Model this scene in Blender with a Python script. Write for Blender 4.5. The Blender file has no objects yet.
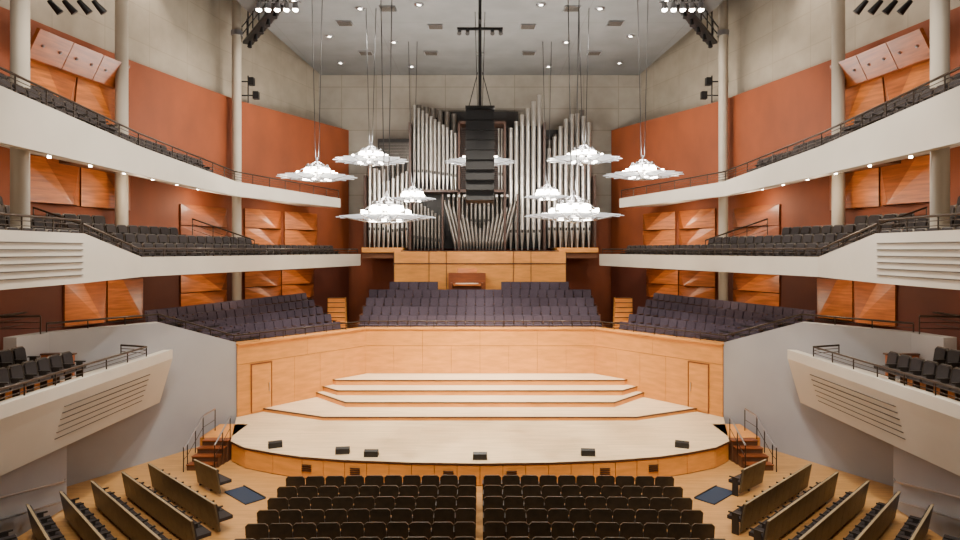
import bpy, math, random, bmesh
from mathutils import Vector, Matrix
random.seed(4)
scene = bpy.context.scene

# ------------------------------------------------------------ materials
def lin(c):
    return tuple(((v/255.0)/12.92 if v/255.0 <= .04045 else ((v/255.0+.055)/1.055)**2.4) for v in c)
def mat(name, rgb, rough=.5, metal=0., nscale=None, amt=.15, stretch=(1,1,1), bump=0., emit=0., emitcol=None,
        brick=None, brickaxis='xz', mortar=.8, var=.95):
    m = bpy.data.materials.new(name); m.use_nodes = True
    nt = m.node_tree; b = nt.nodes['Principled BSDF']; c = lin(rgb)
    b.inputs['Base Color'].default_value = (*c, 1)
    b.inputs['Roughness'].default_value = rough
    b.inputs['Metallic'].default_value = metal
    if emit:
        b.inputs['Emission Color'].default_value = (*lin(emitcol or rgb), 1)
        b.inputs['Emission Strength'].default_value = emit
    if nscale:
        tc = nt.nodes.new('ShaderNodeTexCoord')
        mp = nt.nodes.new('ShaderNodeMapping'); mp.inputs['Scale'].default_value = stretch
        nz = nt.nodes.new('ShaderNodeTexNoise'); nz.inputs['Scale'].default_value = nscale
        nz.inputs['Detail'].default_value = 5
        cr = nt.nodes.new('ShaderNodeValToRGB')
        cr.color_ramp.elements[0].position = .3; cr.color_ramp.elements[1].position = .7
        cr.color_ramp.elements[0].color = (*[v*(1-amt) for v in c], 1)
        cr.color_ramp.elements[1].color = (*[min(1, v*(1+amt)) for v in c], 1)
        nt.links.new(tc.outputs['Object'], mp.inputs['Vector'])
        nt.links.new(mp.outputs['Vector'], nz.inputs['Vector'])
        nt.links.new(nz.outputs['Fac'], cr.inputs['Fac'])
        out = cr.outputs['Color']
        if brick:
            sx = nt.nodes.new('ShaderNodeSeparateXYZ'); cx = nt.nodes.new('ShaderNodeCombineXYZ')
            nt.links.new(tc.outputs['Object'], sx.inputs[0])
            idx = {'x': 0, 'y': 1, 'z': 2}
            nt.links.new(sx.outputs[idx[brickaxis[0]]], cx.inputs[0])
            nt.links.new(sx.outputs[idx[brickaxis[1]]], cx.inputs[1])
            bk = nt.nodes.new('ShaderNodeTexBrick')
            bk.offset = brick[3]; bk.inputs['Scale'].default_value = 1
            bk.inputs['Brick Width'].default_value = brick[0]; bk.inputs['Row Height'].default_value = brick[1]
            bk.inputs['Mortar Size'].default_value = brick[2]; bk.inputs['Bias'].default_value = 0
            bk.inputs['Color1'].default_value = (1, 1, 1, 1); bk.inputs['Color2'].default_value = (var, var, var, 1)
            bk.inputs['Mortar'].default_value = (mortar, mortar*.98, mortar*.96, 1)
            mx = nt.nodes.new('ShaderNodeMixRGB'); mx.blend_type = 'MULTIPLY'; mx.inputs[0].default_value = 1
            nt.links.new(cx.outputs[0], bk.inputs['Vector'])
            nt.links.new(out, mx.inputs[1]); nt.links.new(bk.outputs['Color'], mx.inputs[2])
            out = mx.outputs[0]
        nt.links.new(out, b.inputs['Base Color'])
        if bump:
            bp = nt.nodes.new('ShaderNodeBump'); bp.inputs['Strength'].default_value = bump
            bp.inputs['Distance'].default_value = .03
            nt.links.new(nz.outputs['Fac'], bp.inputs['Height']); nt.links.new(bp.outputs[0], b.inputs['Normal'])
    return m

M = {}
M['concrete'] = mat('concrete', (156, 149, 138), .85, nscale=1.2, amt=.1, bump=.15, brick=(2.4, 1.5, .03, 0.0), mortar=.72)
M['concrete_side'] = mat('concrete_side', (152, 142, 126), .85, nscale=1.2, amt=.1, brick=(2.6, 1.6, .025, 0.0), brickaxis='yz', mortar=.85)
M['ceil'] = mat('ceiling_grey', (116, 117, 117), .8, nscale=.7, amt=.12, brick=(5.5, 5.5, .02, 0.0), brickaxis='xy')
M['void'] = mat('void_dark', (44, 37, 32), .9, nscale=1, amt=.2)
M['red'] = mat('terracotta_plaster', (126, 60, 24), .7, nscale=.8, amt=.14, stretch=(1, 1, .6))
M['red_shaded'] = mat('shaded_terracotta', (88, 38, 20), .7, nscale=.8, amt=.12)  # terracotta darkened to carry the shade under the middle gallery
M['plaster'] = mat('white_plaster', (190, 184, 172), .6, nscale=.8, amt=.04)
M['greywall'] = mat('grey_plaster', (152, 152, 155), .6, nscale=.7, amt=.05)
M['groove'] = mat('groove_shadow_grey', (76, 70, 63), .8)
M['maple'] = mat('maple_floor', (226, 200, 160), .35, nscale=3, amt=.12, stretch=(.25, 2.5, 1), brick=(2.4, .14, .008, .5), brickaxis='xy', var=.88)
M['oakfloor'] = mat('stalls_wood_floor', (186, 138, 80), .35, nscale=3, amt=.16, stretch=(.3, 2.2, 1), brick=(2., .16, .008, .5), brickaxis='xy', var=.9)
M['honey'] = mat('honey_wood', (212, 142, 64), .4, nscale=2.2, amt=.14, stretch=(.6, .6, 3))
M['honeydark'] = mat('honey_wood_joint', (104, 60, 28), .6)
M['edge'] = mat('step_nosing', (72, 45, 27), .5)
M['stairwood'] = mat('stair_dark_wood', (86, 56, 36), .5, nscale=3, amt=.2)
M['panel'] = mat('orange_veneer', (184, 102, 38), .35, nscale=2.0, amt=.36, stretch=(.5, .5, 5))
M['panel_b'] = mat('amber_and_facet_shade_veneer', (150, 78, 30), .35, nscale=2.0, amt=.36, stretch=(.5, .5, 5))  # also the shaded copy of the orange veneer on panel facets
M['panel2'] = mat('brown_veneer', (124, 64, 28), .4, nscale=2.4, amt=.26, stretch=(.5, .5, 4))
M['seatback'] = mat('seat_back_shell', (60, 50, 38), .45, nscale=6, amt=.25)
M['seatback2'] = mat('seat_back_bronze', (82, 70, 50), .45, nscale=5, amt=.25)
M['seatrim'] = mat('seat_top_rim', (146, 128, 98), .5)
M['cushion'] = mat('dark_cushion', (38, 31, 31), .85, nscale=10, amt=.2)
M['purple'] = mat('aubergine_cushion', (66, 55, 68), .85, nscale=10, amt=.2)
M['frame'] = mat('seat_frame', (36, 30, 26), .5)
M['rail'] = mat('bronze_rail', (60, 50, 42), .35, .7)
M['railwood'] = mat('handrail_wood', (78, 48, 30), .4)
M['black'] = mat('black_metal', (18, 18, 20), .5)
M['grille'] = mat('speaker_grille', (30, 31, 34), .6, .3)
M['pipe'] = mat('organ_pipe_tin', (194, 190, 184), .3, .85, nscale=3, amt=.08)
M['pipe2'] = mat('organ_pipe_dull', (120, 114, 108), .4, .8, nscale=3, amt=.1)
M['case'] = mat('organ_case_dark', (24, 19, 17), .6)
M['casewood'] = mat('organ_case_wood', (58, 34, 22), .5, nscale=2, amt=.2, stretch=(1, 1, 3))
M['column'] = mat('column_paint', (166, 157, 142), .5, nscale=1, amt=.04)
M['lamp'] = mat('lamp_glow', (255, 246, 228), .4, emit=45, emitcol=(255, 244, 224))
M['disc'] = mat('frosted_glass_blade', (190, 194, 198), .2, nscale=2, amt=.05, emit=.7, emitcol=(225, 235, 245))  # weak emission stands in for lamplight passing through the glass
M['chrome'] = mat('satin_steel', (160, 160, 164), .3, .9)
M['navy'] = mat('navy_mat', (30, 44, 66), .8)
M['keys'] = mat('ivory', (235, 230, 215), .4)

# ------------------------------------------------------------ mesh builder
class MB:
    def __init__(s):
        s.v = []; s.f = []; s.mi = []; s.mats = []; s.M = None; s.smooth = []
    def add(s, vs, fs, m, sm=False):
        b = len(s.v)
        if m not in s.mats: s.mats.append(m)
        k = s.mats.index(m)
        for v in vs:
            v = Vector(v)
            s.v.append(s.M @ v if s.M else v)
        for f in fs:
            s.f.append([b+i for i in f]); s.mi.append(k); s.smooth.append(sm)
    def hexa(s, lo, hi, m):
        s.add(list(lo)+list(hi), [(3, 2, 1, 0), (4, 5, 6, 7), (0, 1, 5, 4), (1, 2, 6, 5), (2, 3, 7, 6), (3, 0, 4, 7)], m)
    def box(s, c, d, m, rz=0., rx=0.):
        R = Matrix.Rotation(rz, 3, 'Z') @ Matrix.Rotation(rx, 3, 'X')
        c = Vector(c); x, y, z = d[0]/2, d[1]/2, d[2]/2
        P = [c+R @ Vector(p) for p in [(-x, -y, -z), (x, -y, -z), (x, y, -z), (-x, y, -z), (-x, -y, z), (x, -y, z), (x, y, z), (-x, y, z)]]
        s.hexa(P[:4], P[4:], m)
    def prism(s, poly, z0, z1, m, mside=None):
        n = len(poly)
        vs = [(p[0], p[1], z0) for p in poly]+[(p[0], p[1], z1) for p in poly]
        s.add(vs, [tuple(range(n))[::-1], tuple(range(n, 2*n))], m)
        s.add(vs, [(i, (i+1) % n, n+(i+1) % n, n+i) for i in range(n)], mside or m)
    def band(s, A, B, a0, a1, b0, b1, m):
        n = len(A)
        L = lambda q, i: q[i] if isinstance(q, (list, tuple)) else q
        for i in range(n-1):
            lo = [(A[i][0], A[i][1], L(a0, i)), (A[i+1][0], A[i+1][1], L(a0, i+1)), (B[i+1][0], B[i+1][1], L(b0, i+1)), (B[i][0], B[i][1], L(b0, i))]
            hi = [(A[i][0], A[i][1], L(a1, i)), (A[i+1][0], A[i+1][1], L(a1, i+1)), (B[i+1][0], B[i+1][1], L(b1, i+1)), (B[i][0], B[i][1], L(b1, i))]
            s.hexa(lo, hi, m)
    def cyl(s, p0, p1, r0, m, r1=None, n=8, caps=True):
        r1 = r0 if r1 is None else r1
        p0 = Vector(p0); p1 = Vector(p1); d = (p1-p0).normalized()
        u = d.orthogonal().normalized(); w = d.cross(u)
        vs = []
        for p, r in ((p0, r0), (p1, r1)):
            for i in range(n):
                a = 2*math.pi*i/n
                vs.append(p+u*math.cos(a)*r+w*math.sin(a)*r)
        s.add(vs, [(i, (i+1) % n, n+(i+1) % n, n+i) for i in range(n)], m, True)
        if caps: s.add(vs, [tuple(range(n))[::-1], tuple(range(n, 2*n))], m)
    def tube(s, pts, r, m, n=6):
        for a, b in zip(pts[:-1], pts[1:]): s.cyl(a, b, r, m, n=n)
    def lathe(s, prof, c, m, n=24):
        vs = []
        for r, z in prof:
            for i in range(n):
                a = 2*math.pi*i/n
                vs.append((c[0]+r*math.cos(a), c[1]+r*math.sin(a), c[2]+z))
        fs = []
        for j in range(len(prof)-1):
            for i in range(n):
                fs.append((j*n+i, j*n+(i+1) % n, (j+1)*n+(i+1) % n, (j+1)*n+i))
        s.add(vs, fs, m, True)
    def obj(s, name, parent=None):
        me = bpy.data.meshes.new(name); me.from_pydata([tuple(v) for v in s.v], [], s.f)
        for m in s.mats: me.materials.append(M[m])
        for p, k, sm in zip(me.polygons, s.mi, s.smooth):
            p.material_index = k; p.use_smooth = sm
        bm = bmesh.new(); bm.from_mesh(me); bmesh.ops.recalc_face_normals(bm, faces=bm.faces); bm.to_mesh(me); bm.free()
        o = bpy.data.objects.new(name, me); scene.collection.objects.link(o)
        if parent: o.parent = parent
        return o
def empty(name):
    e = bpy.data.objects.new(name, None); scene.collection.objects.link(e); return e
def fl(sd, pts): return [(sd*p[0],)+tuple(p[1:]) for p in pts]
def lerp(a, b, t): return tuple(a[i]+(b[i]-a[i])*t for i in range(len(a)))

# ------------------------------------------------------------ shell
CZ = 20.3
o = MB(); o.box((0, 19, -.15), (37, 50, .3), 'oakfloor'); o.obj('floor')
W = [(16.5, -6), (16.3, 20), (15.1, 26.8), (13.3, 33.9), (9, 42.5)]
WB = [(17.5, -6), (17.5, 20), (17.5, 27), (16, 35), (11, 44)]
for sd, nm in ((-1, 'left'), (1, 'right')):
    o = MB(); o.band(fl(sd, W), fl(sd, WB), 7.4, 16.4, 7.4, 16.4, 'red'); o.band(fl(sd, W), fl(sd, WB), 0, 7.4, 0, 7.4, 'red_shaded')
    A = [(16.9, -6), (16.7, 20), (15.6, 26.8), (14.2, 33.9), (11.2, 43)]
    B = [(18, -6), (18, 20), (18, 27), (16.6, 35.4), (12, 44.5)]
    o.band(fl(sd, A), fl(sd, B), 16.4, 22.6, 16.4, 22.6, 'concrete_side')
    o.obj('wall_'+nm)
o = MB(); o.box((0, 43.4, 16.5), (24, .8, 12.2), 'concrete'); o.box((0, 43.3, 5.2), (22, .8, 10.4), 'red'); o.obj('wall_back')
o = MB(); o.box((0, -6.3, 11.3), (36, .6, 22.6), 'panel2'); o.obj('wall_rear')
o = MB(); o.box((0, 19, 22.8), (37, 52, .4), 'void')
o.prism([(-11.6, -5), (11.6, -5), (11.8, 31), (11, 42.9), (-11, 42.9), (-11.8, 31)], CZ, CZ+.5, 'ceil')
o.obj('ceiling')
def wpos(y):
    for a, b in zip(W[:-1], W[1:]):
        if a[1] <= y <= b[1]: return a[0]+(b[0]-a[0])*(y-a[1])/(b[1]-a[1])
    return 9
for i, (x, y) in enumerate([(-9, 30), (-6, 31), (-3, 30.5), (3, 30.5), (6, 31), (9, 30), (-8.5, 35), (-5, 36), (5, 36), (8.5, 35), (-9, 40), (-4.5, 40.8), (4.5, 40.8), (9, 40), (0, 38)]):
    o = MB(); o.lathe([(.1, 0), (.22, 0), (.24, .04), (.24, .1)], (x, y, CZ-.07), 'chrome', 14)
    o.cyl((x, y, CZ-.04), (x, y, CZ), .12, 'lamp', n=12); o.obj('ceiling_downlight')
for x, y in [(-7.2, 33), (-2.4, 33.5), (2.6, 33.5), (7.2, 33), (-3, 38), (3, 38), (-7, 38), (7, 38), (-4.6, 31), (4.6, 31)]:
    o = MB(); o.box((x, y, CZ-.03), (.8, .7, .06), 'chrome')
    for k in range(5): o.box((x, y-.26+.13*k, CZ-.065), (.72, .08, .02), 'groove')
    o.obj('ceiling_vent')

# ------------------------------------------------------------ columns
for sd in (-1, 1):
    for x, y, zb in ((13.35, 18, 8.2), (14.45, 25, 7.5), (12.95, 33, 0)):
        o = MB(); x *= sd
        o.cyl((x, y, zb), (x, y, 22.6), .24, 'column', n=20)
        o.cyl((x, y, zb), (x, y, zb+.25), .3, 'column', n=20); o.cyl((x, y, 19.6), (x, y, 19.85), .3, 'chrome', n=20)
        o.obj('column')

# ------------------------------------------------------------ stage
front = [(-9.65, 24.0), (-8.85, 23.25), (-7.6, 22.65), (-6.4, 22.2), (-4.8, 21.86), (-2.4, 21.6), (0, 21.5)]
front = front+[(-x, y) for x, y in front[-2::-1]]
wallpl = [(10.8, 27.5), (6.1, 33), (-6.1, 33), (-10.8, 27.5)]
o = MB()
o.prism(front+wallpl, .72, .8, 'maple', 'edge')
ins = [(x*.995, y+.06) for x, y in front]
o.prism(ins+[(10.75, 27.4), (-10.75, 27.4)], 0, .72, 'honeydark')
def panels_along(o, a, b, z0, z1, off, wmax, m, th=.05, gap=.02):
    a = Vector(a); b = Vector(b); L = (b-a).length; n = max(1, round(L/wmax)); d = (b-a)/L
    nv = Vector((-d.y, d.x))*off
    rz = math.atan2(d.y, d.x)
    for i in range(n):
        c = a+d*(L*(i+.5)/n)+nv
        o.box((c.x, c.y, (z0+z1)/2), (L/n-gap, th, z1-z0), m, rz)
for a, b in zip(ins[:-1], ins[1:]): panels_along(o, a, b, .03, .7, -.015, .95, 'honey')
for p, q in ((ins[0], (-10.75, 27.4)), ((10.75, 27.4), ins[-1])): panels_along(o, q, p, .03, .7, -.015, 1., 'honey')
for x in (-6.2, -4.4, -1.1, 1.1, 4.4, 6.2):
    yy = 21.5+abs(x)**2*.0172
    for k in range(4): o.box((x, yy+.02, .3+.07*k), (.36, .1, .03), 'edge', math.atan(.034*x))
o.obj('stage_platform')
def wx(y): return 10.8-4.7*(y-27.5)/5.5
ris = [(.95, 6.8, 26.9, 28.4), (1.17, 6.2, 28.6, 30.6), (1.4, 6.9, 30.0, 30.9), (1.65, 7.25, 31.2, 31.35)]
for z, x, y, ye in ris:
    o = MB(); xe = wx(ye)-.08
    poly = [(-xe, ye), (-x, y), (x, y), (xe, ye), (6.0, 32.92), (-6.0, 32.92)]
    o.prism(poly, .8, z, 'maple', 'honey')
    for a, b in ((poly[0], poly[1]), (poly[1], poly[2]), (poly[2], poly[3])):
        a = Vector(a); b = Vector(b); c = (a+b)/2; d = b-a
        o.box((c.x, c.y, z-.01), (d.length+.02, .07, .05), 'edge', math.atan2(d.y, d.x))
    o.obj('stage_riser')
o = MB(); OUT = [(11.1, 27.75), (6.25, 33.35), (-6.25, 33.35), (-11.1, 27.75)]
o.band(wallpl, OUT, .0, 3.98, .0, 3.98, 'honeydark')
for a, b in zip(wallpl[:-1], wallpl[1:]):
    panels_along(o, b, a, .8, 3.1, -.035, 1.55, 'honey', .06, .014)
    panels_along(o, b, a, 3.12, 3.96, -.035, 3.1, 'honey', .06, .014)
I2 = [(10.68, 27.35), (6.05, 32.87), (-6.05, 32.87), (-10.68, 27.35)]; O2 = [(11.2, 27.8), (6.3, 33.5), (-6.3, 33.5), (-11.2, 27.8)]
o.band(I2, O2, 3.98, 4.05, 3.98, 4.05, 'honey')
o.obj('stage_surround_wall')
def railing(name, pts, h=.5, bars=3, post=1.2, r=.022, top='rail'):
    o = MB()
    for k in range(bars):
        zz = h*(k+1)/bars
        o.tube([(p[0], p[1], p[2]+zz) for p in pts], r*1.7 if k == bars-1 else r*.6, top if k == bars-1 else 'rail')
    for a, b in zip(pts[:-1], pts[1:]):
        L = (Vector(b)-Vector(a)).length; n = max(1, round(L/post))
        for i in range(n+1):
            p = lerp(a, b, i/n); o.cyl(p, (p[0], p[1], p[2]+h), r, 'rail', n=6)
    return o.obj(name)
railing('choir_front_rail', [(x, y, 4.05) for x, y in [(10.95, 27.65), (6.18, 33.2), (-6.18, 33.2), (-10.95, 27.65)]], .34, 3)
for sd in (-1, 1):
    t = .16; c = lerp((10.8, 27.5), (6.1, 33), t); ang = math.atan2(5.5, -4.7*sd)
    o = MB(); nx, ny = -.76*sd, -.65
    o.box((sd*c[0]+nx*.09, c[1]+ny*.09, 1.95), (.95, .05, 2.1), 'honey', ang)
    for dx in (-.5, .5):
        o.box((sd*c[0]+nx*.1+dx*math.cos(ang), c[1]+ny*.1+dx*math.sin(ang), 1.95), (.03, .07, 2.2), 'panel2', ang)
    o.box((sd*c[0]+nx*.1, c[1]+ny*.1, 3.04), (1.05, .07, .04), 'panel2', ang)
    o.cyl((sd*c[0]+nx*.14+.36*math.cos(ang), c[1]+ny*.14+.36*math.sin(ang), 1.7), (sd*c[0]+nx*.14+.36*math.cos(ang), c[1]+ny*.14+.36*math.sin(ang), 2.1), .02, 'chrome')
    o.obj('door_%d' % (1 if sd < 0 else 2))
for x, y, r in [(-5.0, 22.6, .1), (-3.9, 22.3, .0), (0, 22.0, 0), (3.9, 22.4, -.1), (7.6, 23.3, -.4), (-7.7, 23.3, .4)]:
    o = MB(); o.M = Matrix.Translation((x, y, .8)) @ Matrix.Rotation(r, 4, 'Z')
    o.hexa([(-.25, -.17, 0), (.25, -.17, 0), (.25, .17, 0), (-.25, .17, 0)], [(-.25, -.17, .2), (.25, -.17, .2), (.25, .0, .24), (-.25, .0, .24)], 'black')
    o.hexa([(-.22, .155, .03), (.22, .155, .03), (.22, .185, .03), (-.22, .185, .03)], [(-.22, .0, .21), (.22, .0, .21), (.22, .03, .23), (-.22, .03, .23)], 'grille')
    o.obj('stage_monitor_speaker')
for sd in (-1, 1):
    o = MB()
    for k in range(4):
        h = .2*(k+1); y = 23.2+.32*k
        o.box((sd*(10.4-.05*k), y, h/2), (1.0, .32, h), 'stairwood'); o.box((sd*(10.4-.05*k), y-.02, h+.015), (1.02, .36, .03), 'panel2')
    o.box((sd*10.45, 25.4, .4), (1.2, 1.9, .8), 'honey')
    o.obj('stage_stairs')
    railing('stair_handrail', [(sd*10.95, 22.9, 0), (sd*10.9, 23.1, .1), (sd*10.85, 24.3, .8), (sd*10.85, 25.4, .8)], .9, 2, .8, .02, 'chrome')
    railing('stair_handrail', [(sd*9.85, 23.0, 0.05), (sd*9.75, 24.2, .8)], .9, 2, .8, .02, 'chrome')

# ------------------------------------------------------------ seats
def seat(o, mback, mcush, w=.53, square=False, z0=.36):
    hw = w/2-(.004 if square else .015)
    z1 = .94; bv = .015 if square else .07
    def yy(z): return -.2-.1*(z-.36)/.58
    prof = [(-hw, z0), (hw, z0), (hw, z1-bv), (hw-bv, z1), (-hw+bv, z1), (-hw, z1-bv)]
    n = len(prof)
    vs = [(x, yy(z)-.03, z) for x, z in prof]+[(x, yy(z)+.02, z) for x, z in prof]
    fs = [tuple(range(n)), tuple(range(n, 2*n))[::-1]]+[(i, (i+1) % n, n+(i+1) % n, n+i) for i in range(n)]
    o.add(vs, fs, mback)
    s = .93 if square else .86
    p2 = [(x*s, .44+max(0, z-.36)*.82) for x, z in prof]
    vs = [(x, yy(z)+.02, z) for x, z in p2]+[(x*.95, yy(z)+.07, z) for x, z in p2]
    o.add(vs, fs, mcush)
    o.box((0, .02, .43), (w*(.95 if square else .84), .42, .1), mcush)
    if square and mcush == 'purple': o.box((0, .2, .22), (w*.97, .04, .4), 'cushion')
    for x in (-w/2,):
        o.box((x, 0, .6), (.05, .36, .04), 'frame' if mcush == 'cushion' else 'railwood'); o.box((x, -.02, .29), (.035, .2, .58), 'frame')
    if square: o.box((0, -.305, .945), (w, .06, .02), 'seatrim' if mback == 'seatback2' else 'purple')
def seat_row(name, p0, p1, z, facing, mback='seatback', mcush='cushion', w=.53, square=False, z0=.36):
    a = Vector(p0[:2]); b = Vector(p1[:2]); L = (b-a).length; n = max(1, int(L/w)); d = (b-a)/L
    f = Vector((-d.y, d.x))
    if f.dot(Vector(facing)) < 0: f = -f
    x = Vector((f.y, -f.x))
    o = MB()
    for i in range(n):
        c = a+d*(L*(i+.5)/n)
        o.M = Matrix(((x.x, f.x, 0, c.x), (x.y, f.y, 0, c.y), (0, 0, 1, z), (0, 0, 0, 1)))
        seat(o, mback, mcush, L/n, square, z0)
    o.M = None
    return o.obj(name)
for k in range(12):
    y = 20.3-.86*k
    for s2 in (-1, 1):
        seat_row('stalls_seat_row', (s2*6.25, y-.12), (s2*3.1, y-.02), 0, (0, 1))
        seat_row('stalls_seat_row', (s2*3.1, y-.02), (s2*.1, y), 0, (0, 1))
rows = [((11.06, 21.3), (7.35, 17.9)), ((11.5, 20.5), (7.5, 16.8)), ((12.0, 19.7), (7.8, 15.75)), ((12.4, 18.85), (8.15, 14.7)), ((12.7, 17.9), (8.5, 13.6)), ((12.8, 16.7), (8.8, 12.5)), ((12.8, 15.4), (9.0, 11.4))]
for sd in (-1, 1):
    for a, b in rows:
        seat_row('side_stalls_seat_row', (sd*a[0], a[1]), (sd*b[0], b[1]), 0, (-sd*.7, .7), 'seatback2', square=True, z0=.12)
    seat_row('side_stalls_seat_row', (sd*8.5, 20.7), (sd*9.7, 21.7), 0, (-sd*.5, .8), 'seatback2', square=True, z0=.12)
    o = MB(); o.M = Matrix.Translation((sd*7.85, 20.7, 0)) @ Matrix.Rotation(sd*.75, 4, 'Z')
    o.box((0, 0, .02), (1.5, .7, .04), 'navy'); o.box((0, .33, .04), (1.5, .04, .05), 'black'); o.obj('floor_mat')
for k in range(5):
    y = 34.3+.95*k; z = 3.6+.42*k
    o = MB(); o.box((0, y+.1, z/2), (14.0 if k < 4 else 12.5, .95, z), 'honeydark'); o.obj('choir_terrace_step')
    xs = [(-6.7, 6.7)] if k < 4 else [(-5.6, -2.6), (1.3, 5.5)]
    for a, b in xs: seat_row('choir_seat_row', (a, y), (b, y), z, (0, -1), 'purple', 'purple', square=True)
for sd in (-1, 1):
    f0, f1 = (11.5, 27.55), (7.2, 32.7); b0, b1 = (13.5, 25.4), (9.9, 36.1)
    n = 5
    L = []
    for k in range(n+1):
        t = k/(n-1); L.append((lerp(f0, b0, t), lerp(f1, b1, t), 3.45+1.3*t))
    for k in range(n):
        a, b, z = L[k]; c, d, _ = L[k+1]
        h = lambda p, q: lerp(p, q, -.45); g = lambda p, q: lerp(p, q, .55)
        A = [h(a, c), h(b, d)]; B = [g(a, c), g(b, d)]
        o = MB(); o.band(fl(sd, A), fl(sd, B), 0, z, 0, z, 'honeydark'); o.obj('choir_terrace_step')
        seat_row('side_choir_seat_row', (sd*a[0], a[1]), (sd*b[0], b[1]), z, (-sd, -.6), 'purple', 'purple', square=True)
    o = MB()
    for k in range(8):
        o.box((sd*(7.75+.1*k), 33.7+.42*k, (3.7+.24*k)/2), (1.0, .42, 3.7+.24*k), 'honey')
        o.box((sd*(7.75+.1*k), 33.5+.42*k, 3.7+.24*k), (1.0, .04, .05), 'edge')
    o.obj('choir_stairs')

# ------------------------------------------------------------ galleries
for sd in (-1, 1):
    o = MB()
    A = [(10.8, 27.5), (12.6, 24.4), (14.6, 21.0), (14.8, 19.8)]; B = [(11.15, 27.75), (12.95, 24.7), (15.0, 21.2), (15.3, 19.9)]
    o.band(fl(sd, A), fl(sd, B), 0, [4.1, 5.35, 5.4, 5.4], 0, [4.1, 5.35, 5.4, 5.4], 'greywall')
    o.band(fl(sd, [(13.2, -4), (13.2, 19.8)]), fl(sd, [(15.3, -4), (15.3, 19.8)]), 0, 2.9, 0, 2.9, 'greywall')
    o.obj('wall_terrace_'+('left' if sd < 0 else 'right'))
    railing('terrace_rail', [(sd*p[0], p[1], p[2]) for p in [(10.95, 27.6, 4.1), (12.75, 24.6, 5.35), (14.75, 21.1, 5.4)]], .3, 2)
    o = MB()
    o.band(fl(sd, [(11.9, -4), (11.9, 24.0)]), fl(sd, [(12.2, -4), (12.2, 23.9)]), 4.0, 4.35, 4.0, 4.35, 'plaster')
    lo = fl(sd, [(12.4, -4, 2.5), (12.4, 24.0, 2.3), (14.3, 21.3, 2.6), (14.6, -4, 2.9)])
    hi = fl(sd, [(11.9, -4, 4.0), (11.9, 24.0, 4.0), (13.3, 23.0, 4.0), (16.4, -4, 4.0)])
    o.hexa(lo, hi, 'plaster')
    for k in range(6):
        t = .2+.12*k; x = 11.9+.5*(1-t)-.012; z = 2.42+1.58*t
        o.box((sd*x, 20.2, z), (.05, 4.6, .022), 'groove')
    o.obj('side_terrace_balcony')
    railing('terrace_rail', [(sd*12.05, 8, 4.35), (sd*12.05, 22.4, 4.35), (sd*13.2, 22.8, 4.35)], .35, 3)
    for k in range(4):
        z = 3.95+.3*k; x = 12.9+.85*k; ye = 20.6-.9*k
        o = MB(); o.band(fl(sd, [(x-.4, 4), (x-.4, ye)]), fl(sd, [(x+.42, 4), (x+.42, ye)]), 4.0, z+.06, 4.0, z+.06, 'honey'); o.obj('terrace_step')
        seat_row('terrace_seat_row', (sd*x, 8), (sd*x, ye-.6), z+.06, (-sd, 0))
    o = MB(); o.box((sd*14.7, 20.75, 4.35), (2.2, .12, .7), 'panel_b'); o.box((sd*14.7, 20.75, 4.72), (2.3, .2, .05), 'railwood'); o.obj('terrace_screen')
    railing('terrace_rail', [(sd*14.6, 20.6, 5.4), (sd*16.0, 20.4, 5.4), (sd*16.0, 22, 5.4)], .6, 3)

    A = [(12, -4), (12, 18.8), (12, 22), (9.7, 29.91), (7.35, 38)]
    Bm = [(16.45, -4), (16.3, 18.8), (15.9, 22), (14.2, 29.91), (10.9, 38.6)]
    top = [8.75, 8.7, 7.95, 7.95, 7.95]; bot = [7.2, 7.2, 7.25, 7.25, 7.25]
    A2 = [(x+.25, y) for x, y in A]
    o = MB()
    o.band(fl(sd, A), fl(sd, A2), bot, top, bot, top, 'plaster')
    o.band(fl(sd, A2), fl(sd, Bm), bot, 7.5, 7.25, 7.5, 'plaster')
    for k in range(6):
        o.box((sd*11.985, 14.2, 7.45+.19*k), (.05, 9, .025), 'groove')
    o.box((sd*9.15, 38.35, 7.6), (3.5, .2, .7), 'plaster')
    o.obj('middle_gallery_balcony')
    railing('gallery_rail', [(sd*12.12, 8, 8.75), (sd*12.12, 18.8, 8.7)], .4, 3)
    railing('gallery_rail', [(sd*12.12, 18.9, 8.7), (sd*12.12, 22, 7.95), (sd*9.82, 29.9, 7.95), (sd*7.5, 37.9, 7.95), (sd*9.0, 38.3, 7.95)], .3, 2)
    for k in range(4):
        z = 7.5+.36*k
        p0 = (12.75+.85*k, 21.4+.25*k)
        yend = [36.5, 30.5, 27.0, 24.5][k]
        t = (yend-p0[1])/(37.8-p0[1]); p1 = lerp(p0, (8.05+.85*k, 37.8), t)
        a = Vector(p0); b = Vector(p1); nrm = Vector(((b-a).y, -(b-a).x)).normalized()
        Aq = [tuple(a-nrm*.42), tuple(b-nrm*.42)]; Bq = [tuple(a+nrm*.43), tuple(b+nrm*.43)]
        o = MB(); o.band(fl(sd, Aq), fl(sd, Bq), 7.5, z+.03, 7.5, z+.03, 'railwood'); o.obj('gallery_step')
        seat_row('gallery_seat_row', (sd*p0[0], p0[1]), (sd*p1[0], p1[1]), z+.03, (-sd, -.2))
        z2 = 7.9+.38*k
        o = MB(); o.band(fl(sd, [(p0[0]-.42, 6), (p0[0]-.42, 20.4)]), fl(sd, [(p0[0]+.43, 6), (p0[0]+.43, 20.4)]), 7.5, z2, 7.5, z2, 'railwood'); o.obj('gallery_step')
        seat_row('gallery_seat_row', (sd*p0[0], 9), (sd*p0[0], 20.2), z2, (-sd, .1))
    for k, yy in enumerate((20.8, 28.6)):
        xx = 12.2 if k == 0 else 10.4
        railing('aisle_handrail', [(sd*xx, yy, 7.9), (sd*(xx+3.0), yy+.3, 8.9)], .75, 3, 1.0)
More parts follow.
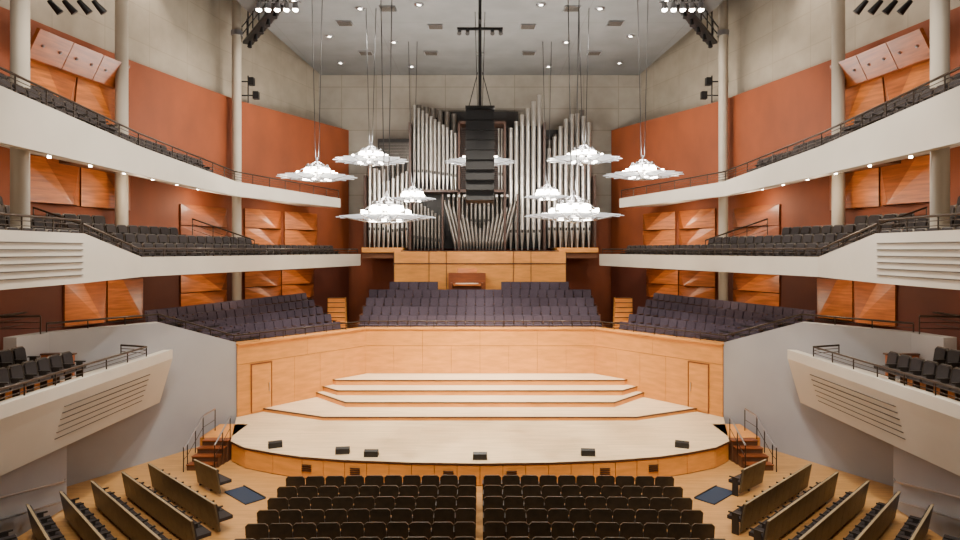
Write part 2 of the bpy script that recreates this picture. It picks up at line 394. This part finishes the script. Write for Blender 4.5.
    A = [(12, -4), (12, 15), (12, 22), (11.75, 30), (8.55, 38)]
    Bm = [(16.45, -4), (16.3, 15), (15.9, 22), (14.2, 30), (11.2, 38.1)]
    A2 = [(x+.25, y) for x, y in A]
    z0 = [10.9, 10.9, 10.85, 10.8, 10.8]; zt = [12.6, 12.35, 11.85, 11.5, 11.35]
    o = MB()
    o.band(fl(sd, A), fl(sd, A2), z0, zt, z0, zt, 'plaster')
    o.band(fl(sd, A2), fl(sd, Bm), z0, 11.3, [11.9, 11.9, 11.6, 11.2, 10.9], [12.2, 12.2, 12, 11.5, 11.3], 'plaster')
    for yy in (19, 21, 23, 25, 27, 29): o.cyl((sd*13.2, yy, 11.02), (sd*13.2, yy, 11.3), .05, 'lamp', n=10)
    o.obj('upper_gallery_balcony')
    railing('gallery_rail', [(sd*(x+.12), y, z) for (x, y), z in zip(A[1:], zt[1:])], .5, 4)
    for k in range(3):
        z = [11.5, 11.9, 12.3][k]
        seat_row('gallery_seat_row', (sd*(12.8+.9*k), 8), (sd*(12.8+.9*k), 21.6), z+.45, (-sd, 0))
        o = MB(); o.band(fl(sd, [(12.4+.9*k, 6), (12.4+.9*k, 21.8)]), fl(sd, [(13.28+.9*k, 6), (13.28+.9*k, 21.8)]), 11.5, z+.45, 11.5, z+.45, 'railwood'); o.obj('gallery_step')
        a, b = (12.8+.9*k, 22.2), (12.5+.9*k, 28.5-1.5*k)
        seat_row('gallery_seat_row', (sd*a[0], a[1]), (sd*b[0], b[1]), z-.1, (-sd, 0))
        o = MB(); o.band(fl(sd, [(a[0]-.4, a[1]), (b[0]-.4, b[1])]), fl(sd, [(a[0]+.48, a[1]), (b[0]+.48, b[1])]), 11.3, z-.1, 11.3, z-.1, 'railwood'); o.obj('gallery_step')

    def panel(y0, y1, z0, z1, n=2, tilt=0., m='panel'):
        o = MB()
        a = Vector((wpos(y0), y0)); b = Vector((wpos(y1), y1)); d = (b-a); L = d.length; d /= L
        nv = Vector((-d.y, d.x))
        if nv.x > 0: nv = -nv
        def P(u, z, off):
            q = a+d*u+nv*off; return (sd*q.x, q.y, z)
        w = L/n
        for i in range(n):
            u0 = i*w+.04; u1 = (i+1)*w-.04
            ub = u0*.3+u1*.7; ut = u0*.65+u1*.35
            vs = [P(u0, z0, .1), P(u1, z0, .1), P(u1, z1, .1+tilt), P(u0, z1, .1+tilt), P(ub, z0, .55), P(ut, z1, .2+tilt),
                  P(u0, z0, .02), P(u1, z0, .02), P(u1, z1, .02), P(u0, z1, .02)]
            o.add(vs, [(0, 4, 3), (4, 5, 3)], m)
            o.add(vs, [(4, 1, 2), (4, 2, 5)], 'panel_b' if m == 'panel' else m)  # facet shading put into the colour: darker veneer past the ridge
            o.add(vs, [(0, 6, 7, 1, 4), (3, 5, 2, 8, 9), (0, 3, 9, 6), (1, 7, 8, 2), (6, 9, 8, 7)], 'panel2')
        o.obj('acoustic_wood_panel')
    panel(21.4, 26.7, 9.9, 11.55, 2)
    panel(29.6, 33.0, 8.4, 9.35, 1, 0, 'panel2'); panel(29.6, 33.0, 9.4, 10.4, 1, 0, 'panel2')
    panel(34.3, 36.8, 8.4, 9.4, 1); panel(34.3, 36.8, 9.45, 10.5, 1); panel(37.0, 39.6, 8.4, 9.4, 1); panel(37.0, 39.6, 9.45, 10.5, 1)
    panel(23.3, 27.4, 5.3, 6.95, 2); panel(29.6, 33.0, 5.3, 6.1, 1); panel(29.6, 33.0, 6.15, 7.0, 1); panel(34.3, 39.3, 5.3, 6.1, 2); panel(34.3, 39.3, 6.15, 7.0, 2)
    panel(21.4, 26.0, 13.2, 14.9, 2, .2)
    o = MB()
    a = Vector((15.5, 21.0)); b = Vector((14.85, 25.3))
    def tp(q, off, z): return (sd*(q.x+off), q.y, z)
    for i in range(3):
        p, q = a.lerp(b, i/3+.004), a.lerp(b, (i+1)/3-.004)
        o.hexa([tp(p, -.15, 14.75), tp(q, -.15, 14.75), tp(q, -.03, 14.7), tp(p, -.03, 14.7)],
               [tp(p, -.6, 15.7), tp(q, -.6, 15.7), tp(q, -.48, 15.75), tp(p, -.48, 15.75)], 'panel_b')
    for k in range(6):
        t = (k+.5)/6; q = a.lerp(b, t)
        o.tube([(sd*(q.x-.25), q.y, 15.2), (sd*(wpos(q.y)+.1), q.y, 15.5)], .03, 'black')
        o.cyl((sd*(q.x-.42), q.y, 15.2), (sd*(q.x-.36), q.y, 15.25), .05, 'chrome')
    o.obj('tilted_acoustic_reflector')

for sd in (-1, 1):
    for zz in (.35, .95):
        o = MB(); o.tube([(sd*13.1, 10, zz+1.3), (sd*13.0, 15, zz+.9), (sd*13.0, 19.4, zz), (sd*13.1, 19.6, zz)], .035, 'chrome')
        for yy in (15.2, 17.2, 19.2): o.tube([(sd*13.0, yy, zz+.9*(19.4-yy)/4.4), (sd*13.2, yy, zz+.9*(19.4-yy)/4.4-.05)], .02, 'chrome')
        o.obj('wall_handrail')

# ------------------------------------------------------------ organ
org = empty('pipe_organ')
o = MB()
o.box((0, 41.0, 6.1), (10.8, 4.1, 4.0), 'honey')
for x in (-5.4, -3.2, -2.1, 2.1, 3.2, 5.4): o.box((x, 38.93, 6.5), (.03, .06, 3.2), 'edge')
o.box((0, 38.93, 7.35), (10.9, .08, .06), 'edge')
o.box((-6.2, 40.9, 8.2), (2.6, 3.2, .3), 'honey'); o.box((6.2, 40.9, 8.2), (2.6, 3.2, .3), 'honey'); o.box((0, 40.9, 8.1), (10, 3.4, .14), 'casewood')
o.box((-6.4, 40.9, 7.85), (2.2, 2.8, .35), 'honeydark'); o.box((6.4, 40.9, 7.85), (2.2, 2.8, .35), 'honeydark')
o.obj('base_case', org)
o = MB()
o.box((0, 42.3, 11.5), (14.6, .4, 6.4), 'case'); o.box((0, 42.3, 16), (5.2, .4, 3.2), 'case')
o.box((-5.7, 42.1, 14.2), (2.4, .6, 3), 'case'); o.box((5.0, 42.1, 14.6), (2.4, .6, 3.4), 'case')
for x in (-4.5, -1.35, 1.6, 4.15): o.box((x, 40.9, 12.3), (.14, 2.2, 8.2), 'casewood')
for x in (-7.4, 7.4): o.box((x, 40.9, 10.6), (.14, 2.2, 4.8), 'casewood')
for z, x0, x1 in ((12.0, -4.5, 1.6), (16.4, -1.35, 1.6)): o.box(((x0+x1)/2, 40.9, z), (x1-x0, 2.2, .16), 'casewood')
for k in range(26): o.box((-5.7, 41.75, 12.9+.1*k), (2.2, .05, .04), 'pipe2')
for k in range(30): o.box((5.0, 41.9, 12.9+.1*k), (1.6, .3, .04), 'casewood')
o.box((0.1, 41.4, 14.2), (2.9, .3, 4.3), 'case'); o.box((-2.9, 41.8, 14.6), (3.0, .2, 5.0), 'case'); o.box((2.9, 41.6, 13.0), (2.4, .2, 7.0), 'case')
for k in range(32): o.box((0.1, 41.2, 12.2+.13*k), (2.7, .05, .05), 'casewood')
o.box((0, 41.7, 10.1), (9, .3, 3.6), 'case')
o.obj('case_frame', org)
def pipe(o, x, y, zb, zt, r, m='pipe'):
    fh = min(1.1, (zt-zb)*.22)
    o.cyl((x, y, zb), (x, y, zb+fh), r*.3, m, r, n=12)
    o.cyl((x, y, zb+fh), (x, y, zt), r, m, n=12, caps=False)
    o.box((x, y-r*.92, zb+fh+.12), (r*1.0, .04, .2), 'case')
    o.cyl((x, y, zt-.06), (x, y, zt), r*1.06, m, n=12)
def group(name, x0, x1, n, zb, f, y, m='pipe', fr=.38):
    o = MB(); w = (x1-x0)/n
    for i in range(n):
        t = (i+.5)/n; pipe(o, x0+w*(i+.5), y+.05*(i % 2), zb, f(t), w*fr, m)
    o.obj(name, org)
group('pipes_far_left', -7.3, -4.6, 9, 8.35, lambda t: 12.4+1.4*abs(t-.3)+(.9 if t < .4 else 0), 40.2)
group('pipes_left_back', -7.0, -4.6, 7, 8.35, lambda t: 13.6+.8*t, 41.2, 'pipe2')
group('pipes_left_tower', -4.4, -1.45, 11, 12.1, lambda t: 17.7-2.0*t, 40.3)
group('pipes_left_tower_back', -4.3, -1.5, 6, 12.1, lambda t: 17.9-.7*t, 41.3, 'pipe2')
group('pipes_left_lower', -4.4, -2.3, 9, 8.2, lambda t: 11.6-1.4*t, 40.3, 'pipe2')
o = MB()
for i in range(17):
    t = i/16-.5; x = t*4.2; zt = 9.6+abs(t)*3.6
    o.cyl((x*.75, 39.9, 8.2), (x*.78, 39.9, 8.7), .03, 'pipe2', .09, n=10); o.cyl((x*.78, 39.9, 8.7), (x*1.1, 39.95, zt), .09, 'pipe2', n=10)
for x in (-2.4, 2.4): o.box((x, 39.8, 10.0), (.1, .3, 3.6), 'casewood')
o.obj('pipes_centre_fan', org)
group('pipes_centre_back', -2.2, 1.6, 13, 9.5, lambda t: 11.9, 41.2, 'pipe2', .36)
group('pipes_right_tower', 1.8, 4.05, 6, 8.2, lambda t: 15.9+2.6*t, 40.3)
group('pipes_right_small', 1.15, 1.55, 2, 12.2, lambda t: 16.2, 40.9)
group('pipes_right_outer', 4.3, 7.3, 8, 8.35, lambda t: 14.2+2.7*math.sin(t*2.4)+.2, 40.4)
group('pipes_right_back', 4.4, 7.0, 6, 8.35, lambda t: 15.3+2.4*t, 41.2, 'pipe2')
o = MB()
for i in range(12):
    x = -2.0+i*.34; o.cyl((x, 40.4, 11.5), (x, 39.4, 11.65), .03, 'pipe', .09, n=10)
o.obj('horizontal_trumpets', org)
o = MB(); o.M = Matrix.Translation((-.8, 38.45, 5.28))
o.box((0, .15, .75), (2.3, .5, 1.5), 'panel2'); o.box((0, -.3, .78), (1.7, .5, .1), 'panel'); o.box((0, -.25, .86), (1.4, .3, .04), 'keys')
o.box((-.95, -.25, .45), (.1, .6, .9), 'panel2'); o.box((.95, -.25, .45), (.1, .6, .9), 'panel2'); o.box((0, -.0, 1.6), (1.2, .05, .35), 'panel', rx=-.3)
o.obj('organ_console')

# ------------------------------------------------------------ chandeliers
lights = []
def chandelier(x, y, z, R=1.8, name='chandelier'):
    e = empty(name)
    o = MB()
    nb = 16
    for i in range(nb):
        a0 = 2*math.pi*(i+.06)/nb; a1 = 2*math.pi*(i+.94)/nb; am = (a0+a1)/2
        def P(r, a, zz): return (x+r*math.cos(a), y+r*math.sin(a), z+zz)
        vs = [P(R*.22, a0, .14), P(R*.22, a1, .14), P(R*.62, a1, .05), P(R*.86, a1, 0), P(R*1.04, am, -.02), P(R*.86, a0, 0), P(R*.62, a0, .05)]
        vs2 = [(v[0], v[1], v[2]-.025) for v in vs]; n = len(vs)
        o.add(vs+vs2, [tuple(range(n)), tuple(range(n, 2*n))[::-1]]+[(k, (k+1) % n, n+(k+1) % n, n+k) for k in range(n)], 'disc')
    o.obj('glass_blades', e)
    o = MB()
    for i in range(8):
        a = 2*math.pi*(i+.5)/8; c, s = math.cos(a), math.sin(a)
        o.tube([(x+c*.08, y+s*.08, z+.7), (x+c*R*.55, y+s*R*.55, z+.12), ], .01, 'chrome', 5)
        o.tube([(x+c*R*.95, y+s*R*.95, z-.03), (x+c*R*.5, y+s*R*.5, z-.17), (x, y, z-.26)], .018, 'chrome', 5)
    o.lathe([(R*.5, -.15), (R*.515, -.17), (R*.5, -.19), (R*.485, -.17), (R*.5, -.15)], (x, y, z), 'chrome', 28)
    o.lathe([(.5, .42), (.53, .45), (.5, .48), (.47, .45), (.5, .42)], (x, y, z), 'chrome', 20)
    o.lathe([(.0, -.3), (.14, -.27), (.18, -.2), (.06, .0)], (x, y, z), 'chrome', 14)
    o.cyl((x, y, z-.26), (x, y, z+.9), .045, 'chrome')
    for i in range(8):
        a = 2*math.pi*i/8; o.cyl((x, y, z+.45), (x+.5*math.cos(a), y+.5*math.sin(a), z+.45), .015, 'chrome', n=5)
    o.obj('steel_frame', e)
    o = MB()
    for i in range(8):
        a = 2*math.pi*i/8; c, s = math.cos(a)*.5, math.sin(a)*.5
        o.cyl((x+c, y+s, z+.2), (x+c, y+s, z+.38), .13, 'lamp', .1, n=8)
        o.cyl((x+c, y+s, z+.38), (x+c, y+s, z+.55), .08, 'chrome', .05, n=8)
    for i in range(8):
        a = 2*math.pi*(i+.5)/8; c, s = math.cos(a)*R*.5, math.sin(a)*R*.5
        o.cyl((x+c, y+s, z+.1), (x+c, y+s, z+.22), .07, 'lamp', .06, n=8)
    for i in range(6):
        a = 2*math.pi*(i+.5)/6; c, s = math.cos(a)*R*.33, math.sin(a)*R*.33
        o.cyl((x+c, y+s, z-.2), (x+c, y+s, z-.12), .09, 'lamp', .09, n=8)
    o.obj('lamps', e)
    o = MB()
    for dx in (-.25, .25): o.cyl((x+dx*.3, y, z+.8), (x+dx, y, CZ), .018, 'black', n=5)
    o.obj('cables', e)
    lights.append((x, y, z))
for p in [(-7.75, 29.5, 11.7, 1.8), (-5.45, 31, 12.7, 1.8), (0, 31.5, 12.7, 1.75), (5.2, 31, 12.75, 1.8), (7.75, 29.5, 11.8, 1.8),
          (-3.35, 22.2, 9.4, 1.7), (3.35, 22.2, 9.45, 1.7), (-3.9, 36, 11.2, 1.3), (3.9, 36, 11.3, 1.3)]:
    chandelier(*p)

# ------------------------------------------------------------ central speaker array
e = empty('line_array_speaker')
o = MB()
for k in range(9):
    z = 14.9-.48*k; th = -.04*max(0, k-3); yo = .02*max(0, k-3)**2
    o.box((0, 30+yo, z-.24), (1.38, .7, .46), 'black', rx=th); o.box((0, 29.64+yo, z-.24), (1.28, .03, .4), 'grille', rx=th)
o.obj('cabinets', e)
o = MB()
o.box((0, 30, 15.05), (1.4, .8, .1), 'black'); o.cyl((0, 30, 15.05), (0, 30, CZ), .08, 'black')
o.box((0, 30, 18.9), (2.2, .12, .12), 'black'); o.box((0, 30, 19.15), (.12, 1.4, .12), 'black')
for x in (-1.0, -.6, .6, 1.0): o.cyl((x, 30, 18.85), (x, 29.8, 18.6), .08, 'black', .11)
for x in (-.55, .55): o.cyl((x, 30, 15.1), (x*.2, 30, 16.8), .02, 'black')
o.obj('suspension_mast', e)
def truss(x0, x1, y, z):
    o = MB()
    for dy, dz in ((-.2, 0), (.2, 0), (0, .35)): o.cyl((x0, y+dy, z+dz), (x1, y+dy, z+dz), .035, 'chrome', n=6)
    n = int(abs(x1-x0)/.5)
    for i in range(n):
        xa = x0+(x1-x0)*i/n; xb = x0+(x1-x0)*(i+.5)/n
        for dy in (-.2, .2): o.cyl((xa, y+dy, z), (xb, y, z+.35), .015, 'chrome', n=5)
    for i in range(5):
        x = x0+(x1-x0)*(i+.5)/5
        o.cyl((x, y, z-.4), (x, y+.05, z-.1), .15, 'chrome', .1, n=12); o.cyl((x, y-.01, z-.42), (x, y, z-.4), .12, 'lamp', n=12)
        o.cyl((x, y, z-.1), (x, y, z), .02, 'black')
    for x in (x0+.1, x1-.1): o.cyl((x, y, z+.35), (x, y, CZ), .02, 'black', n=5)
    o.obj('lighting_truss')
for sd in (-1, 1):
    truss(sd*9.9, sd*7.9, 27.2, 19.15)
    truss(sd*9, sd*4, 19.5, 19.2)  # out-of-view truss added to house the stage spots
    o = MB()
    p, q = Vector((sd*12.6, 33.6, 19.4)), Vector((sd*9.2, 28.4, 19.4)); d = (q-p); ang = math.atan2(d.y, d.x); c = (p+q)/2
    o.box(c, (d.length, .5, .12), 'black', ang)
    for off in (-.3, .3):
        nx, ny = -math.sin(ang)*off, math.cos(ang)*off
        for zz in (.4, .8): o.cyl((p.x+nx, p.y+ny, p.z+zz), (q.x+nx, q.y+ny, q.z+zz), .03, 'black')
        for i in range(6):
            r = p.lerp(q, i/5); o.cyl((r.x+nx, r.y+ny, r.z), (r.x+nx, r.y+ny, r.z+.88), .03, 'black')
    for i in range(5):
        r = p.lerp(q, (i+.5)/5); o.cyl((r.x, r.y, r.z-.06), (r.x, r.y-.1, r.z-.4), .07, 'black', .12, n=10)
    for r in (p.lerp(q, .02), p.lerp(q, .95)): o.cyl((r.x, r.y, r.z), (r.x, r.y, 22.6 if abs(r.x) > 11.9 else CZ), .04, 'black')
    o.obj('lighting_gantry')
    o = MB()
    o.cyl((sd*14.8, 21, 16.75), (sd*13.0, 21, 16.75), .05, 'black'); o.cyl((sd*13.9, 21, 16.7), (sd*13.9, 21, 22.6), .03, 'black')
    for k in range(4):
        x = sd*(13.1+.5*k); o.cyl((x, 21, 16.65), (x-sd*.25, 21.2, 16.3), .08, 'black', .13, n=10); o.cyl((x, 21, 16.75), (x+sd*.1, 21, 17.0), .07, 'black', .09, n=10)
    o.obj('spotlight_bar')
    o = MB()
    for k, (yy, zz) in enumerate(((34.6, 17.6), (34.9, 16.9))):
        xx = wpos(yy)-.2; o.box((sd*xx, yy, zz), (.3, .3, .42), 'black'); o.tube([(sd*xx, yy, zz), (sd*(xx+1.1), yy, zz)], .04, 'black')
    o.tube([(sd*12.9, 34.5, 17.9), (sd*12.9, 34.5, 16.4)], .04, 'black')
    o.obj('wall_loudspeaker')

# ------------------------------------------------------------ lights
def spot(loc, tgt, power, ang=60, col=(1, .86, .68), blend=.6, rad=.3):
    l = bpy.data.lights.new('stage_and_fill_spot', 'SPOT'); l.energy = power; l.spot_size = math.radians(ang); l.spot_blend = blend
    l.color = col; l.shadow_soft_size = rad
    ob = bpy.data.objects.new('stage_and_fill_spot', l); ob.location = loc
    ob.rotation_euler = (Vector(tgt)-Vector(loc)).to_track_quat('-Z', 'Y').to_euler(); scene.collection.objects.link(ob)
def point(loc, power, col=(1, .87, .72), rad=.3):
    l = bpy.data.lights.new('point_lamp', 'POINT'); l.energy = power; l.color = col; l.shadow_soft_size = rad
    ob = bpy.data.objects.new('point_lamp', l); ob.location = loc; scene.collection.objects.link(ob)
for x, y, z in lights: point((x, y, z+1.1), 680, (1, .94, .86), .4)
for x in (-6, -2.5, 2.5, 6):
    spot((x, 19.5, 18.7), (x*.55, 28, 1), 8500, 48, (1, .89, .74))
    spot((x, 24, 18.7), (x*.8, 33, 2.5), 7000, 50, (1, .88, .72))
    spot((x, 34, 19.3), (x*.7, 29.5, 1), 6500, 60, (1, .88, .72))
for x in (-6, 0, 6):  # unseen ceiling spots, added as fill over the audience
    spot((x, 10, 19.5), (x, 15, 0), 6000, 80, (1, .86, .7), rad=.6)
for sd in (-1, 1):  # the wide spots below are unseen, added as fill for galleries and walls
    spot((sd*7, 18, 19.2), (sd*13, 22, 8), 5800, 80, (1, .9, .78), rad=.6)
    spot((sd*7, 8, 19.2), (sd*13.5, 17, 6), 5000, 80, (1, .9, .78), rad=.6)
    spot((sd*5, 28, 19.0), (sd*14, 33, 12), 3600, 80, (1, .87, .72), rad=.6)
    spot((sd*6, 30, 19.2), (sd*2.5, 40, 11), 4000, 50, (1, .92, .82), rad=.4)
    spot((sd*4, 14, 18.5), (sd*12.5, 23.5, 2.5), 4500, 40, (1, .95, .9), rad=.4)
    for yy in (14, 19, 24, 30):
        x1 = 14.2 if yy < 22 else 13.2
        point((sd*x1, yy, 10.4), 120, (1, .8, .58), .2)
        point((sd*(x1 - (1.5 if yy > 28 else 0)), yy, 6.9), 105, (1, .8, .58), .2)
    point((sd*11, 35.5, 10.2), 90, (1, .8, .58), .2); point((sd*10, 36, 6.9), 90, (1, .8, .58), .2)
    for yy in (20, 24, 27.5): spot((sd*14, yy, 21.8), (sd*15.5, yy+1, 14), 1000, 90, (1, .87, .72), rad=.4)

w = bpy.data.worlds.new('world'); scene.world = w; w.use_nodes = True
w.node_tree.nodes['Background'].inputs[0].default_value = (.9, .8, .7, 1); w.node_tree.nodes['Background'].inputs[1].default_value = .3

cam = bpy.data.cameras.new('camera'); co = bpy.data.objects.new('camera', cam); scene.collection.objects.link(co)
co.location = (0, 0, 8.2); co.rotation_euler = (math.radians(90), 0, 0)
cam.sensor_width = 36; cam.lens = 23.25; cam.shift_y = -20/960; cam.clip_end = 200
scene.camera = co
